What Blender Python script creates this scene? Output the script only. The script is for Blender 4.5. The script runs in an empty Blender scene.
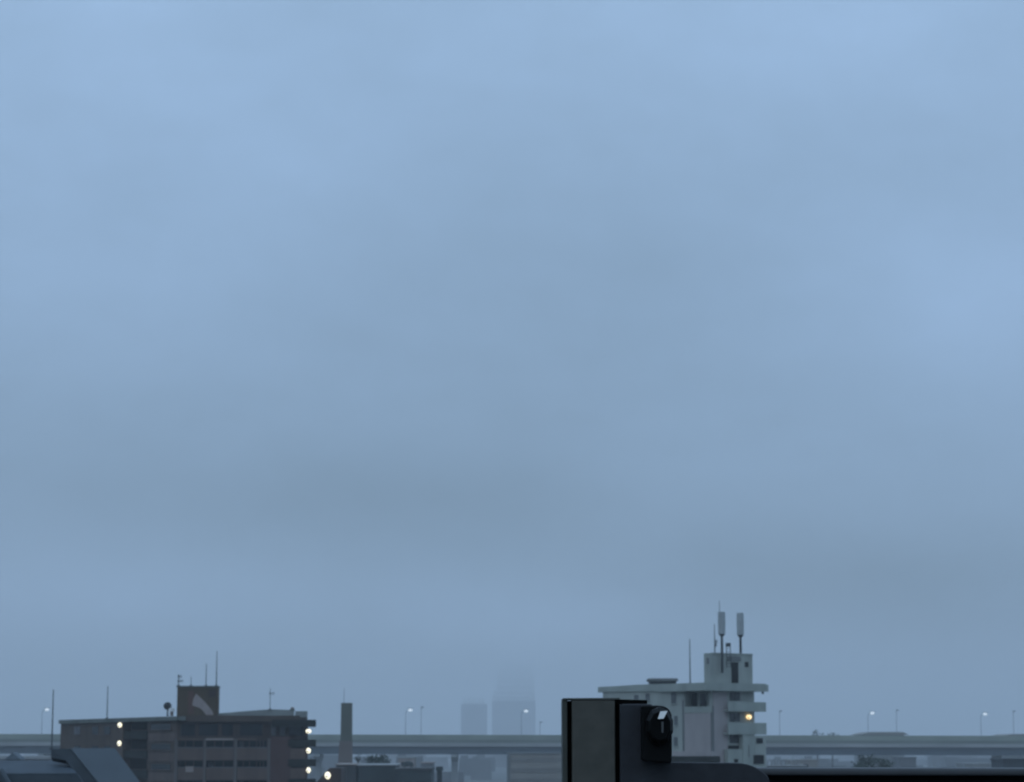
import bpy, bmesh, math, random
from mathutils import Vector, Matrix
random.seed(7)
R = math.radians
scene = bpy.context.scene
C = scene.collection

# ------------------------------------------------------------------ camera
W_, H_ = 1024, 782
F = 2292.0                      # focal length in pixels (a phone's 77 mm equivalent)
TT = 354.0 / F                  # horizon sits 354 px under the middle of the frame
T = math.atan(TT)
CH = 24.0                       # eye height above the street
cam = bpy.data.cameras.new("camera")
cam.sensor_width = 36.0
cam.lens = F / W_ * 36.0
cam.clip_start = 0.05
cam.clip_end = 60000
cam.dof.use_dof = True
cam.dof.focus_distance = 3.9
cam.dof.aperture_fstop = (cam.lens / 1000.0) / 0.0040
co = bpy.data.objects.new("camera", cam)
C.objects.link(co)
co.location = (0, 0, CH)
co.rotation_euler = (math.pi / 2 + T, 0, 0)
scene.camera = co


def ray(px, py):
    u = (px - W_ / 2) / F
    v = (H_ / 2 - py) / F
    return Vector((u, math.cos(T) - v * math.sin(T), math.sin(T) + v * math.cos(T)))


def at(px, py, D):
    r = ray(px, py)
    return Vector((0, 0, CH)) + r * (D / r.y)


# ------------------------------------------------------------------ materials
def mat(name, col, rough=0.8, var=0.12, scale=1.0, metal=0.0, streak=0.0, spec=0.3, bump=0.0):
    m = bpy.data.materials.new(name)
    m.use_nodes = True
    nt = m.node_tree
    b = nt.nodes["Principled BSDF"]
    b.inputs["Roughness"].default_value = rough
    b.inputs["Metallic"].default_value = metal
    b.inputs["Specular IOR Level"].default_value = spec
    tc = nt.nodes.new("ShaderNodeTexCoord")
    n = nt.nodes.new("ShaderNodeTexNoise")
    n.inputs["Scale"].default_value = scale
    n.inputs["Detail"].default_value = 5
    mp = nt.nodes.new("ShaderNodeMapping")
    mp.inputs["Scale"].default_value = (1, 1, 0.25 if streak else 1)
    nt.links.new(tc.outputs["Object"], mp.inputs[0])
    nt.links.new(mp.outputs[0], n.inputs["Vector"])
    cr = nt.nodes.new("ShaderNodeValToRGB")
    cr.color_ramp.elements[0].position = 0.3
    cr.color_ramp.elements[1].position = 0.7
    lo = [c * (1 - var) for c in col]
    hi = [min(1, c * (1 + var)) for c in col]
    cr.color_ramp.elements[0].color = (*lo, 1)
    cr.color_ramp.elements[1].color = (*hi, 1)
    nt.links.new(n.outputs["Fac"], cr.inputs[0])
    nt.links.new(cr.outputs[0], b.inputs["Base Color"])
    if bump:
        bn = nt.nodes.new("ShaderNodeBump")
        bn.inputs["Strength"].default_value = bump
        bn.inputs["Distance"].default_value = 0.02
        nt.links.new(n.outputs["Fac"], bn.inputs["Height"])
        nt.links.new(bn.outputs[0], b.inputs["Normal"])
    return m


def lamp_mat(name, col, strength):
    m = bpy.data.materials.new(name)
    m.use_nodes = True
    b = m.node_tree.nodes["Principled BSDF"]
    b.inputs["Base Color"].default_value = (0.8, 0.8, 0.78, 1)
    b.inputs["Emission Color"].default_value = (*col, 1)
    b.inputs["Emission Strength"].default_value = strength
    return m


def glass(name, col=(0.012, 0.015, 0.018)):
    return mat(name, col, rough=0.15, var=0.3, scale=0.6, spec=0.3)


M = {}
M['brown_tile'] = mat('brown wall tile', (0.056, 0.037, 0.031), 0.7, 0.2, 0.6, streak=1)
M['brown_wall'] = mat('warm dark wall tile', (0.084, 0.060, 0.047), 0.75, 0.2, 0.5, streak=1)
M['red_tile'] = mat('reddish wall tile', (0.085, 0.048, 0.043), 0.75, 0.15, 0.5, streak=1)
M['parapet'] = mat('grey brown balcony parapet', (0.108, 0.075, 0.063), 0.7, 0.2, 0.5, streak=1)
M['column'] = mat('grey concrete column', (0.115, 0.10, 0.095), 0.8, 0.2, 0.5, streak=1)
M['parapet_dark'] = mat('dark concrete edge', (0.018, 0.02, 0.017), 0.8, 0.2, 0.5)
M['coping'] = mat('grey concrete coping', (0.30, 0.25, 0.225), 0.8, 0.15, 0.4)
M['coping_dull'] = mat('weathered coping', (0.13, 0.14, 0.125), 0.8, 0.2, 0.4)
M['pent'] = mat('brown penthouse render', (0.090, 0.064, 0.040), 0.85, 0.2, 0.4, streak=1)
M['pent_red'] = mat('rust brown stripe paint', (0.12, 0.064, 0.050), 0.85, 0.1, 0.4)
M['emblem'] = mat('pale grey paint', (0.33, 0.27, 0.25), 0.8, 0.12, 0.6)
M['glass'] = glass('dark window glass')
M['win_r'] = mat('dark balcony glazing', (0.065, 0.07, 0.072), 0.3, 0.4, 0.8)
M['soft_glass'] = mat('grey window glass', (0.13, 0.138, 0.14), 0.3, 0.3, 0.6)
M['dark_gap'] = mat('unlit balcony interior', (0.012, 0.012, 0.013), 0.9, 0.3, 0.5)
M['curtain'] = mat('pale curtain', (0.13, 0.13, 0.14), 0.9, 0.3, 1.2)
M['roof_sheet'] = mat('grey metal roof sheet', (0.25, 0.265, 0.25), 0.5, 0.15, 0.4)
M['white_wall'] = mat('grey white render', (0.335, 0.355, 0.32), 0.85, 0.16, 0.5, streak=1)
M['white_wall_b'] = mat('grey white balcony render', (0.315, 0.34, 0.305), 0.85, 0.14, 0.5, streak=1)
M['pink_tile'] = mat('mauve grey tile', (0.345, 0.31, 0.30), 0.8, 0.12, 0.5, streak=1)
M['seam'] = mat('dark wall joint', (0.17, 0.175, 0.17), 0.9, 0.1, 0.5)
M['dark_metal'] = mat('dark grey metal', (0.04, 0.045, 0.047), 0.6, 0.2, 1.0)
M['thin_pole'] = mat('galvanised pole', (0.26, 0.27, 0.28), 0.6, 0.1, 1.0)
M['mid_metal'] = mat('grey painted metal', (0.11, 0.115, 0.12), 0.6, 0.15, 1.0)
M['panel_grey'] = mat('grey antenna shell', (0.36, 0.38, 0.38), 0.6, 0.1, 1.0)
M['white_box'] = mat('white enamel', (0.82, 0.81, 0.79), 0.6, 0.1, 1.0)
M['barrier'] = mat('green grey barrier sheet', (0.25, 0.272, 0.222), 0.8, 0.22, 0.06)
M['barrier_low'] = mat('darker barrier base', (0.165, 0.185, 0.155), 0.8, 0.12, 0.05)
M['concrete'] = mat('viaduct concrete', (0.30, 0.30, 0.29), 0.9, 0.15, 0.06, streak=1)
M['girder'] = mat('blue grey girder paint', (0.07, 0.095, 0.115), 0.7, 0.15, 0.05)
M['pier'] = mat('pier concrete', (0.30, 0.31, 0.31), 0.9, 0.12, 0.1, streak=1)
M['asphalt'] = mat('asphalt', (0.05, 0.05, 0.052), 0.9, 0.2, 0.3)
M['chimney'] = mat('chimney concrete', (0.125, 0.128, 0.10), 0.9, 0.15, 0.2, streak=1)
M['chimney_low'] = mat('brown chimney concrete', (0.18, 0.145, 0.13), 0.9, 0.15, 0.2, streak=1)
M['low_wall'] = mat('dull grey wall', (0.09, 0.09, 0.09), 0.9, 0.2, 0.3, streak=1)
M['low_teal'] = mat('dull teal sheet', (0.05, 0.062, 0.062), 0.8, 0.2, 0.3)
M['pale_roof'] = mat('pale roof edge', (0.30, 0.30, 0.295), 0.8, 0.15, 0.3)
M['block_wall'] = mat('grey brown banded wall', (0.27, 0.25, 0.225), 0.9, 0.12, 0.1)
M['block_band'] = mat('darker storey band', (0.20, 0.19, 0.175), 0.9, 0.12, 0.1)
M['blue_roof'] = mat('slate blue roof sheet', (0.046, 0.060, 0.073), 0.65, 0.12, 0.8)
M['blue_slope'] = mat('blue grey slope sheet', (0.082, 0.098, 0.110), 0.6, 0.06, 0.8)
M['blue_fascia'] = mat('slate wall sheet', (0.062, 0.074, 0.084), 0.75, 0.15, 0.8)
M['blue_dark'] = mat('dark slate fascia', (0.034, 0.042, 0.048), 0.75, 0.15, 0.8)
M['far_wall'] = mat('far tower cladding', (0.12, 0.13, 0.15), 0.7, 0.1, 0.02)
M['far_fade'] = mat('far tower fog fade', (0.36, 0.37, 0.38), 0.7, 0.1, 0.02)  # lighter than the shaft, fog over the upper tiers put into the colour
M['far_pale'] = mat('far tower fog fade pale', (0.78, 0.78, 0.78), 0.7, 0.05, 0.02)  # palest step of the painted fog fade
M['far_band'] = mat('far tower glazing', (0.07, 0.08, 0.10), 0.4, 0.1, 0.02)
M['city'] = mat('city walls', (0.17, 0.175, 0.18), 0.9, 0.5, 0.012)
M['city_dark'] = mat('dark city walls', (0.10, 0.105, 0.11), 0.9, 0.4, 0.012)
M['ground'] = mat('city ground', (0.10, 0.105, 0.10), 0.95, 0.35, 0.01)
M['leaf'] = mat('dark evergreen leaf', (0.035, 0.05, 0.035), 0.8, 0.4, 0.6)
M['bark'] = mat('bark', (0.05, 0.04, 0.03), 0.9, 0.3, 2)
M['lamp_white'] = lamp_mat('cool white lamp glow', (1.0, 0.92, 0.66), 1.5)
M['lamp_warm'] = lamp_mat('warm lamp glow', (1.0, 0.70, 0.30), 1.6)
M['lamp_road'] = lamp_mat('road lamp glow', (0.75, 0.88, 1.0), 0.62)
# balcony fittings
M['post'] = mat('bronze grey anodised aluminium', (0.086, 0.081, 0.066), 0.6, 0.14, 55, spec=0.35)
M['post_edge'] = mat('edge of anodised aluminium', (0.058, 0.060, 0.048), 0.55, 0.1, 40, spec=0.35)
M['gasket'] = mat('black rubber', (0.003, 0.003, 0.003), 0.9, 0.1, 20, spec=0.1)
M['navy'] = mat('navy black powder coat', (0.031, 0.032, 0.036), 0.55, 0.15, 60, spec=0.3, bump=0.05)
M['black'] = mat('black plastic', (0.003, 0.0032, 0.0032), 0.55, 0.15, 60, spec=0.15)
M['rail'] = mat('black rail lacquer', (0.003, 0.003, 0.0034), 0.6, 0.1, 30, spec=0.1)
M['knob'] = mat('black knob', (0.003, 0.003, 0.003), 0.4, 0.1, 40, spec=0.12)
M['rail_lit'] = mat('sky lit rail grey', (0.034, 0.035, 0.036), 0.5, 0.1, 30, spec=0.4)  # sky light on the rail top put into this grey
M['chrome'] = mat('bright glint metal', (0.46, 0.45, 0.42), 0.35, 0.04, 40, metal=1.0)
M['satin'] = mat('dim glint metal', (0.13, 0.13, 0.13), 0.5, 0.1, 40, metal=1.0)
M['slab'] = mat('balcony concrete', (0.12, 0.12, 0.12), 0.9, 0.15, 3)


# ------------------------------------------------------------------ mesh builder
class MB:
    def __init__(s):
        s.v = []; s.f = []

    def add(s, vs, fs):
        o = len(s.v)
        s.v += [tuple(v) for v in vs]
        s.f += [tuple(i + o for i in f) for f in fs]
        return s

    def prism(s, a, b):           # two matching polygons, a and b
        n = len(a)
        fs = [tuple(range(n))[::-1], tuple(range(n, 2 * n))]
        for i in range(n):
            j = (i + 1) % n
            fs.append((i, j, n + j, n + i))
        return s.add(list(a) + list(b), fs)

    def box(s, x0, x1, y0, y1, z0, z1):
        a = [(x0, y0, z0), (x1, y0, z0), (x1, y1, z0), (x0, y1, z0)]
        return s.prism(a, [(p[0], p[1], z1) for p in a])

    def tube(s, p0, p1, r0, r1=None, n=8):
        p0 = Vector(p0); p1 = Vector(p1); r1 = r0 if r1 is None else r1
        d = (p1 - p0).normalized()
        u = d.orthogonal().normalized(); w = d.cross(u)
        ring = lambda c, r: [c + (u * math.cos(2 * math.pi * k / n) + w * math.sin(2 * math.pi * k / n)) * r for k in range(n)]
        return s.prism(ring(p0, r0), ring(p1, r1))

    def ball(s, c, rx, ry, rz, nu=12, nv=8):
        vs = [(c[0], c[1], c[2] - rz)]
        for j in range(1, nv):
            th = -math.pi / 2 + math.pi * j / nv
            for i in range(nu):
                a = 2 * math.pi * i / nu
                vs.append((c[0] + rx * math.cos(th) * math.cos(a), c[1] + ry * math.cos(th) * math.sin(a), c[2] + rz * math.sin(th)))
        vs.append((c[0], c[1], c[2] + rz))
        top = len(vs) - 1
        fs = []
        for i in range(nu):
            k = (i + 1) % nu
            fs.append((0, 1 + k, 1 + i))
            for j in range(nv - 2):
                a = 1 + j * nu
                fs.append((a + i, a + k, a + nu + k, a + nu + i))
            a = 1 + (nv - 2) * nu
            fs.append((a + i, a + k, top))
        return s.add(vs, fs)

    def build(s, name, m, parent=None, loc=None, bevel=0.0, smooth=False, seg=2):
        base = Vector(loc) if loc is not None else (Vector(parent['_base']) if parent is not None else Vector((0, 0, 0)))
        me = bpy.data.meshes.new(name)
        me.from_pydata([Vector(v) - base for v in s.v], [], s.f)
        bm = bmesh.new(); bm.from_mesh(me)
        bmesh.ops.recalc_face_normals(bm, faces=bm.faces)
        if bevel:
            bmesh.ops.bevel(bm, geom=[e for e in bm.edges if len(e.link_faces) == 2 and e.calc_face_angle(0) > 0.6],
                            offset=bevel, segments=seg, affect='EDGES', profile=0.5, clamp_overlap=True)
        bm.to_mesh(me); bm.free()
        me.materials.append(m)
        if smooth:
            for p in me.polygons: p.use_smooth = True
        o = bpy.data.objects.new(name, me)
        C.objects.link(o)
        if parent is not None:
            o.parent = parent
        else:
            o.location = base
        o['_base'] = tuple(base)
        return o


def tag(o, label=None, cat=None, group=None, kind=None):
    if label: o['label'] = label
    if cat: o['category'] = cat
    if group: o['group'] = group
    if kind: o['kind'] = kind
    return o


def thing(name, label, cat, loc, group=None):
    o = bpy.data.objects.new(name, None)
    C.objects.link(o)
    o.location = loc
    o.empty_display_size = 0.5
    o['_base'] = tuple(loc)
    return tag(o, label, cat, group)


def dup(root, loc, label=None):
    r = root.copy(); C.objects.link(r); r.location = loc
    if label: r['label'] = label
    for ch in list(root.children):
        c = ch.copy(); C.objects.link(c); c.parent = r
        for g in list(ch.children):
            d = g.copy(); C.objects.link(d); d.parent = c
    return r


class Face:
    """a vertical wall plane: O a point on it, d along it, n outwards"""
    def __init__(s, O, d):
        s.O = Vector((O[0], O[1])); s.d = Vector(d).normalized()
        n = Vector((s.d.y, -s.d.x))
        s.n = n if n.dot(s.O) < 0 else -n

    def hit(s, px, py, o=0.0):
        r = ray(px, py)
        P = s.O + s.n * o
        k = P.dot(s.n) / (r.x * s.n.x + r.y * s.n.y)
        q = Vector((r.x, r.y)) * k - P
        return q.dot(s.d), CH + r.z * k

    def pt(s, S, o, z):
        q = s.O + s.d * S + s.n * o
        return Vector((q.x, q.y, z))

    def sbox(s, mb, s0, s1, z0, z1, o0, o1):
        a = [s.pt(s0, o0, z0), s.pt(s1, o0, z0), s.pt(s1, o1, z0), s.pt(s0, o1, z0)]
        b = [Vector((p.x, p.y, z1)) for p in a]
        return mb.prism(a, b)

    def box(s, mb, x0, x1, y0, y1, o0, o1, z0=None):
        m = (y0 + y1) / 2
        s0 = s.hit(x0, m, o1)[0]; s1 = s.hit(x1, m, o1)[0]
        c = (x0 + x1) / 2
        zt = s.hit(c, y0, o1)[1]
        zb = s.hit(c, y1, o1)[1] if z0 is None else z0
        return s.sbox(mb, s0, s1, zb, zt, o0, o1)


# ------------------------------------------------------------------ setting: ground, haze
n = 64
RG = 12000
me_ = MB()
me_.add([(RG * math.cos(2 * math.pi * k / n), RG * math.sin(2 * math.pi * k / n), 0) for k in range(n)], [tuple(range(n))])
tag(me_.build('ground', M['ground']), kind='structure')

HZ = MB().box(-12300, 12300, -12300, 12300, -1.0, 312)
mh = bpy.data.materials.new('grey evening haze')
mh.use_nodes = True
mh.node_tree.nodes.clear()
ou = mh.node_tree.nodes.new('ShaderNodeOutputMaterial')
pv = mh.node_tree.nodes.new('ShaderNodeVolumePrincipled')
pv.inputs['Color'].default_value = (0.95, 0.965, 0.98, 1)
pv.inputs['Density'].default_value = 0.00023
pv.inputs['Anisotropy'].default_value = 0.0
mh.node_tree.links.new(pv.outputs[0], ou.inputs['Volume'])
tag(HZ.build('haze', mh), kind='stuff')

def bulkhead(q, r_, parent, m='lamp_white'):
    k_ = random.Random(int(q[0] * 31 + q[2] * 17)).uniform(0.85, 1.15)
    l = MB().ball(q, r_ * 1.05 * k_, r_ * 0.6, r_ / k_, 6, 4).build('wall_lamp', M[m], parent)
    MB().ball((q[0] - r_ * .2, q[1] - r_ * .62, q[2] - r_ * .3), r_ * .34, r_ * .14, r_ * .3, 8, 6).build('guard', M['dark_metal'], l)
    return l


# ------------------------------------------------------------------ far towers in the fog
def far_tower(label, tiers, D, depth):
    """tiers: left px, right px, top px, inset, fin width as a share of the pitch (1 = solid)"""
    x0, x1 = tiers[0][:2]
    c = at((x0 + x1) / 2, 745, D)
    t = thing('office_tower', label, 'tower', (c.x, c.y + depth / 2, 0))
    zlast = 0
    for i, (x0, x1, ytop, ins, fill) in enumerate(tiers):
        a = at(x0, ytop, D); b = at(x1, ytop, D)
        mb = MB()
        if fill >= 1:
            mb.box(a.x, b.x, D + ins, D + depth - ins, zlast, a.z)
            mb.build('wall' if i == 0 else 'upper_tier', M['far_wall'], t)
            g = MB(); z = zlast + 4
            while z < a.z - 3:
                g.box(a.x + 1, b.x - 1, D + ins - 0.15, D + ins - 0.003, z, z + 2.0)
                z += 4.0
            if g.v: g.build('glazing', M['far_band'], t)
        else:                       # gapped fins imitate the shaft fading into fog
            n_ = int((b.x - a.x) / 5.0); pitch = (b.x - a.x) / n_
            for k in range(n_):
                x = a.x + k * pitch
                mb.box(x, x + pitch * fill, D + ins, D + ins + 2, zlast, a.z - (k * 37 % 11) * 0.5)
            mb.build('fog_fade_fins', M['far_fade'], t)
        zlast = a.z
    return t


far_tower('shorter faint grey tower with stepped top in the fog', [(461, 487, 704, 0, 1), (463, 485, 700.5, 3, .6), (464, 484, 697, 6, .35)], 7000, 60)
far_tower('wide faint grey tower rising highest into the fog', [(492, 535.5, 701, 0, 1), (492.5, 535, 695, 2, .86), (494, 535, 690, 3, .72), (497, 535, 684, 5, .58), (498, 535, 677, 7, .44), (499, 534, 670, 9, .3), (500, 534, 663, 11, .18)], 7600, 80)

# ------------------------------------------------------------------ viaduct
VD = 950.0
v = thing('elevated_expressway', 'long grey elevated expressway with noise barrier crossing the whole view', 'viaduct', (0, VD, 0))
v.rotation_euler.y = 0.0018            # it falls gently to the right
zt = at(512, 734.9, VD).z; zb1 = at(512, 743.0, VD).z; zb2 = at(512, 746.6, VD).z; zg = at(512, 754.5, VD).z
XL = 900
zm = at(512, 739.8, VD).z
b = MB(); b.box(-XL, XL, VD, VD + 0.3, zm, zt)
k = -XL
while k < XL:
    b.box(k, k + 0.25, VD - 0.12, VD - 0.002, zm + 0.01, zt + 0.05); k += 4.0
b.build('noise_barrier', M['barrier'], v)
MB().box(-XL, XL, VD - 0.05, VD + 0.35, zb1, zm - 0.002).build('parapet', M['barrier_low'], v)
MB().box(-XL, XL, VD - 0.35, VD + 24, zb2, zb1 - 0.002).build('deck', M['concrete'], v)
g = MB()
for yy in (1.2, 10, 18.5):
    g.box(-XL, XL, VD + yy, VD + yy + 3.2, zg, zb2 - 0.002)
g.build('girder', M['girder'], v)
MB().box(-XL, XL, VD + 23.6, VD + 23.9, zb1, zt - 0.3).build('far_barrier', M['barrier'], v)
MB().box(-XL, XL, VD + 1, VD + 23, zb1, zb1 + 0.06).build('carriageway', M['asphalt'], v)
px = 40.0
while px < 1100:
    X = at(px, 760, VD).x
    p = MB(); p.box(X - 1.3, X + 1.3, VD + 9, VD + 13, 0, zg - 2.2); p.prism(
        [(X - 1.3, VD + 1.5, zg - 1.0), (X - 1.3, VD + 22, zg - 1.0), (X - 1.3, VD + 14, zg - 3.0), (X - 1.3, VD + 8.5, zg - 3.0)],
        [(X + 1.3, VD + 1.5, zg - 1.0), (X + 1.3, VD + 22, zg - 1.0), (X + 1.3, VD + 14, zg - 3.0), (X + 1.3, VD + 8.5, zg - 3.0)])
    p.box(X - 1.3, X + 1.3, VD + 1.5, VD + 22, zg - 1.002, zg - 0.002)
    p.build('pier', M['pier'], v)
    px += 138.0


def street_lamp(px, ytop, label, lit, D, group, sway=1.0):
    base = at(px, 740, D); top = at(px, ytop, D)
    z0 = zb1 + 0.06
    t = thing('street_lamp', label, 'street lamp', (base.x, D, z0), group)
    m = MB()
    m.tube((base.x, D, z0), (base.x, D, top.z - 1.2), 0.11, 0.08)
    m.tube((base.x, D, top.z - 1.2), (base.x + 0.5 * sway, D, top.z - 0.2), 0.12, 0.1)
    m.tube((base.x + 0.5 * sway, D, top.z - 0.2), (base.x + 1.6 * sway, D, top.z), 0.1, 0.08)
    m.build('pole', M['thin_pole'], t)
    h = MB(); h.ball((base.x + 1.9 * sway, D, top.z - 0.05), 0.75 if not lit else 0.95, 0.5, 0.22 if not lit else 0.62, 12, 8)
    if lit:
        h.build('lamp_head', M['lamp_road'], t, smooth=True)
        MB().box(base.x + 0.9 * sway - 0.3, base.x + 0.9 * sway + 2.3, D - 0.5, D + 0.5, top.z + 0.6, top.z + 0.75).build('lamp_hood', M['thin_pole'], t)
    else:
        h.build('lamp_head', M['thin_pole'], t, smooth=True)
    return t


GL = 'lit lamps along the elevated expressway'
GU = 'unlit lamp posts along the elevated expressway'
for px, yt, lab in ((46, 709.5, 'lit road lamp just left of the tall thin mast by the brown apartment block'),
                    (410, 710, 'lit road lamp over the barrier between chimney and foggy towers'),
                    (526, 711, 'lit road lamp glowing in front of the widest foggy tower'),
                    (873, 713, 'lit road lamp right of the white building above the long low roof'),
                    (986, 714, 'rightmost lit road lamp near the right frame edge')):
    street_lamp(px - 1.9 * 2.4, yt, lab, True, VD + 22.8 if px > 800 else VD + 1.6, GL)
for px, yt, lab in ((421, 707, 'unlit lamp post right beside the lit lamp between chimney and foggy towers'),
                    (540, 722, 'short unlit post between the foggy tower and the dark balcony post'),
                    (780, 711, 'unlit lamp post just right of the white balcony building'),
                    (897, 710, 'unlit lamp post above the right end of the long low roof'),
                    (1014, 711, 'rightmost unlit lamp post at the right frame edge')):
    street_lamp(px, yt, lab, False, VD + 12.0, GU, sway=0.25)

# things just behind the barrier
def hazy_roof(x0, x1, ytop, D, label, inset=2):
    a = at(x0, ytop, D); bq = at(x1, ytop, D)
    t = thing('warehouse', label, 'warehouse', ((a.x + bq.x) / 2, D, 0))
    MB().box(a.x + inset, bq.x - inset, D, D + 30, 0, a.z - 1.2).build('wall', M['pier'], t)
    MB().prism([(a.x, D - 1, a.z - 1.2), (bq.x, D - 1, a.z - 1.2), (bq.x - 2.5, D - 1, a.z), (a.x + 5, D - 1, a.z)],
               [(a.x, D + 31, a.z - 1.2), (bq.x, D + 31, a.z - 1.2), (bq.x - 2.5, D + 31, a.z), (a.x + 5, D + 31, a.z)]).build('roof', M['block_wall'], t)
    return t


hazy_roof(859, 908.5, 732, 985, 'long low grey roof showing above the expressway barrier')
hazy_roof(1000, 1048, 734, 985, 'low grey roof at the right frame edge above the barrier')


def leafy_tree(px, ytop, D, rad, label, flat=0.7, nclump=46):
    p = at(px, ytop, D)
    h = p.z
    t = thing('tree', label, 'tree', (p.x, D, 0))
    tr = MB(); tr.tube((p.x, D, 0), (p.x, D, h - rad * flat * 1.2), 0.35, 0.18)
    cz = h - rad * flat
    for k in range(7):
        a = k * 0.9
        tr.tube((p.x, D, cz - rad * flat * 0.8), (p.x + math.cos(a) * rad * 0.7, D + math.sin(a) * rad * 0.7, cz + 0.2 * rad * math.sin(3 * a)), 0.14, 0.04, 6)
    tr.build('trunk', M['bark'], t)
    cr = MB()
    rnd = random.Random(int(px * 13))
    for k in range(nclump):
        while True:
            q = Vector((rnd.uniform(-1, 1), rnd.uniform(-1, 1), rnd.uniform(-1, 1)))
            if q.length < 1: break
        c = Vector((p.x + q.x * rad, D + q.y * rad, cz + q.z * rad * flat))
        for j in range(16):
            o = Vector((rnd.gauss(0, 1), rnd.gauss(0, 1), rnd.gauss(0, 0.8))) * rad * 0.12
            d1 = Vector((rnd.uniform(-1, 1), rnd.uniform(-1, 1), rnd.uniform(-1, 1))).normalized() * rad * 0.07
            d2 = d1.orthogonal().normalized() * rad * 0.05
            e = c + o
            cr.add([e - d1, e + d2, e + d1, e - d2], [(0, 1, 2, 3)])
    cr.build('crown', M['leaf'], t)
    return t


leafy_tree(817, 730.5, 985, 3.0, 'small hazy treetop poking above the barrier right of the white building', 0.8, 30)
leafy_tree(832, 733, 990, 3.4, 'lower hazy treetop poking above the barrier left of the long low roof', 0.6, 30)
leafy_tree(872, 757, 480, 3.9, 'dark tree crown below the expressway above the black handrail', 0.55, 60)
leafy_tree(886, 759.5, 470, 1.8, 'small dark bush crown right of the larger tree above the handrail', 0.5, 30)
leafy_tree(378, 755.5, 470, 2.6, 'dark tree crown behind low roofs right of the chimney', 0.5, 50)
leafy_tree(358, 752, 470, 0.9, 'small dark tree tip against the foot of the chimney', 1.2, 26)

# ------------------------------------------------------------------ hazy city under the deck
def hazy_block(X, Y, w, d, h, name, label, m, group):
    mb = MB()
    mb.box(X - w / 2, X + w / 2, Y, Y + d, 0, h)
    r_ = random.Random(int(X * 7 + Y))
    mb.box(X - w / 2 + 1, X - w / 2 + 1 + w * r_.uniform(.2, .5), Y + 1, Y + d * 0.6, h, h + r_.uniform(1.2, 3.0))
    for zz in range(3, int(h) - 1, 3):
        mb.box(X - w / 2 - 0.25, X + w / 2 + 0.25, Y - 0.25, Y - 0.003, zz, zz + 0.9)
    return tag(mb.build(name, m, None, loc=(X, Y, 0)), label, 'building', group)


cnt = 0
rr = random.Random(3)
for k in range(58):
    Y = rr.uniform(1080, 2300)
    X = (rr.uniform(-560, 560)) / F * Y
    h = rr.uniform(6, 17)
    if Y < 1300: h = min(h, 11)
    hazy_block(X, Y, rr.uniform(14, 40), rr.uniform(12, 25), h, 'city_block',
               'low hazy building among the blurred roofs seen beneath the expressway', M['city'] if rr.random() < .6 else M['city_dark'], 'low hazy buildings beneath the expressway')
dc = MB()
for k in range(420):
    Y = rr.uniform(2350, 7800); X = rr.uniform(-640, 640) / F * Y
    w = rr.uniform(18, 60); h = rr.uniform(6, 20)
    dc.box(X - w / 2, X + w / 2, Y, Y + rr.uniform(15, 40), 0, h)
tag(dc.build('distant_city', M['city']), 'blurred far city rooftops lost in haze beyond the expressway', 'city', kind='stuff')

# ------------------------------------------------------------------ banded block in front of the viaduct
Db = 600
a = at(508, 752.5, Db); b2 = at(572, 752.5, Db)
t = thing('office_block', 'grey brown banded block left of the dark balcony post below the expressway', 'building', ((a.x + b2.x) / 2, Db, 0))
MB().box(a.x, b2.x, Db, Db + 14, 0, a.z - 0.5).build('wall', M['block_wall'], t)
MB().box(a.x - 0.2, b2.x + 0.2, Db - 0.2, Db + 14.2, a.z - 0.498, a.z).build('roof', M['seam'], t)
for y0 in (757.5, 768, 778.5):
    zz = at(540, y0, Db).z
    MB().box(a.x + 0.8, b2.x - 0.5, Db - 0.12, Db - 0.003, zz - 1.1, zz).build('window_band', M['block_band'], t)
MB().box(a.x - 0.003 - 0.3, a.x + 0.6, Db - 0.3, Db - 0.003, 0, a.z - 0.6).build('corner_column', M['seam'], t)

# ------------------------------------------------------------------ chimney
Dc = 520
c0 = at(346.8, 703, Dc); c1 = at(346.8, 750, Dc)
t = thing('chimney', 'tall square grey brown chimney stack right of the brown apartment block', 'chimney', (c0.x, Dc, 0))
def sq(cx, cy, h, z): return [(cx - h, cy - h, z), (cx + h, cy - h, z), (cx + h, cy + h, z), (cx - h, cy + h, z)]
zmid = at(346, 741, Dc).z
MB().prism(sq(c0.x, Dc, 1.24, zmid), sq(c0.x, Dc, 1.18, c0.z - 0.35)).build('shaft', M['chimney'], t)
MB().prism(sq(c0.x - 0.5, Dc, 2.3, 0), sq(c0.x - 0.1, Dc, 1.36, zmid - 0.003)).build('lower_shaft', M['chimney_low'], t)
MB().prism(sq(c0.x, Dc, 1.20, c0.z - 0.348), sq(c0.x, Dc, 1.20, c0.z)).build('rim', M['chimney'], t)
lr = MB(); q = at(344, 703, Dc)
lr.tube((q.x, Dc, c0.z - 0.3), (q.x, Dc, at(344, 688, Dc).z), 0.07, 0.04)
lr.build('lightning_rod', M['thin_pole'], t)

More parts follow.
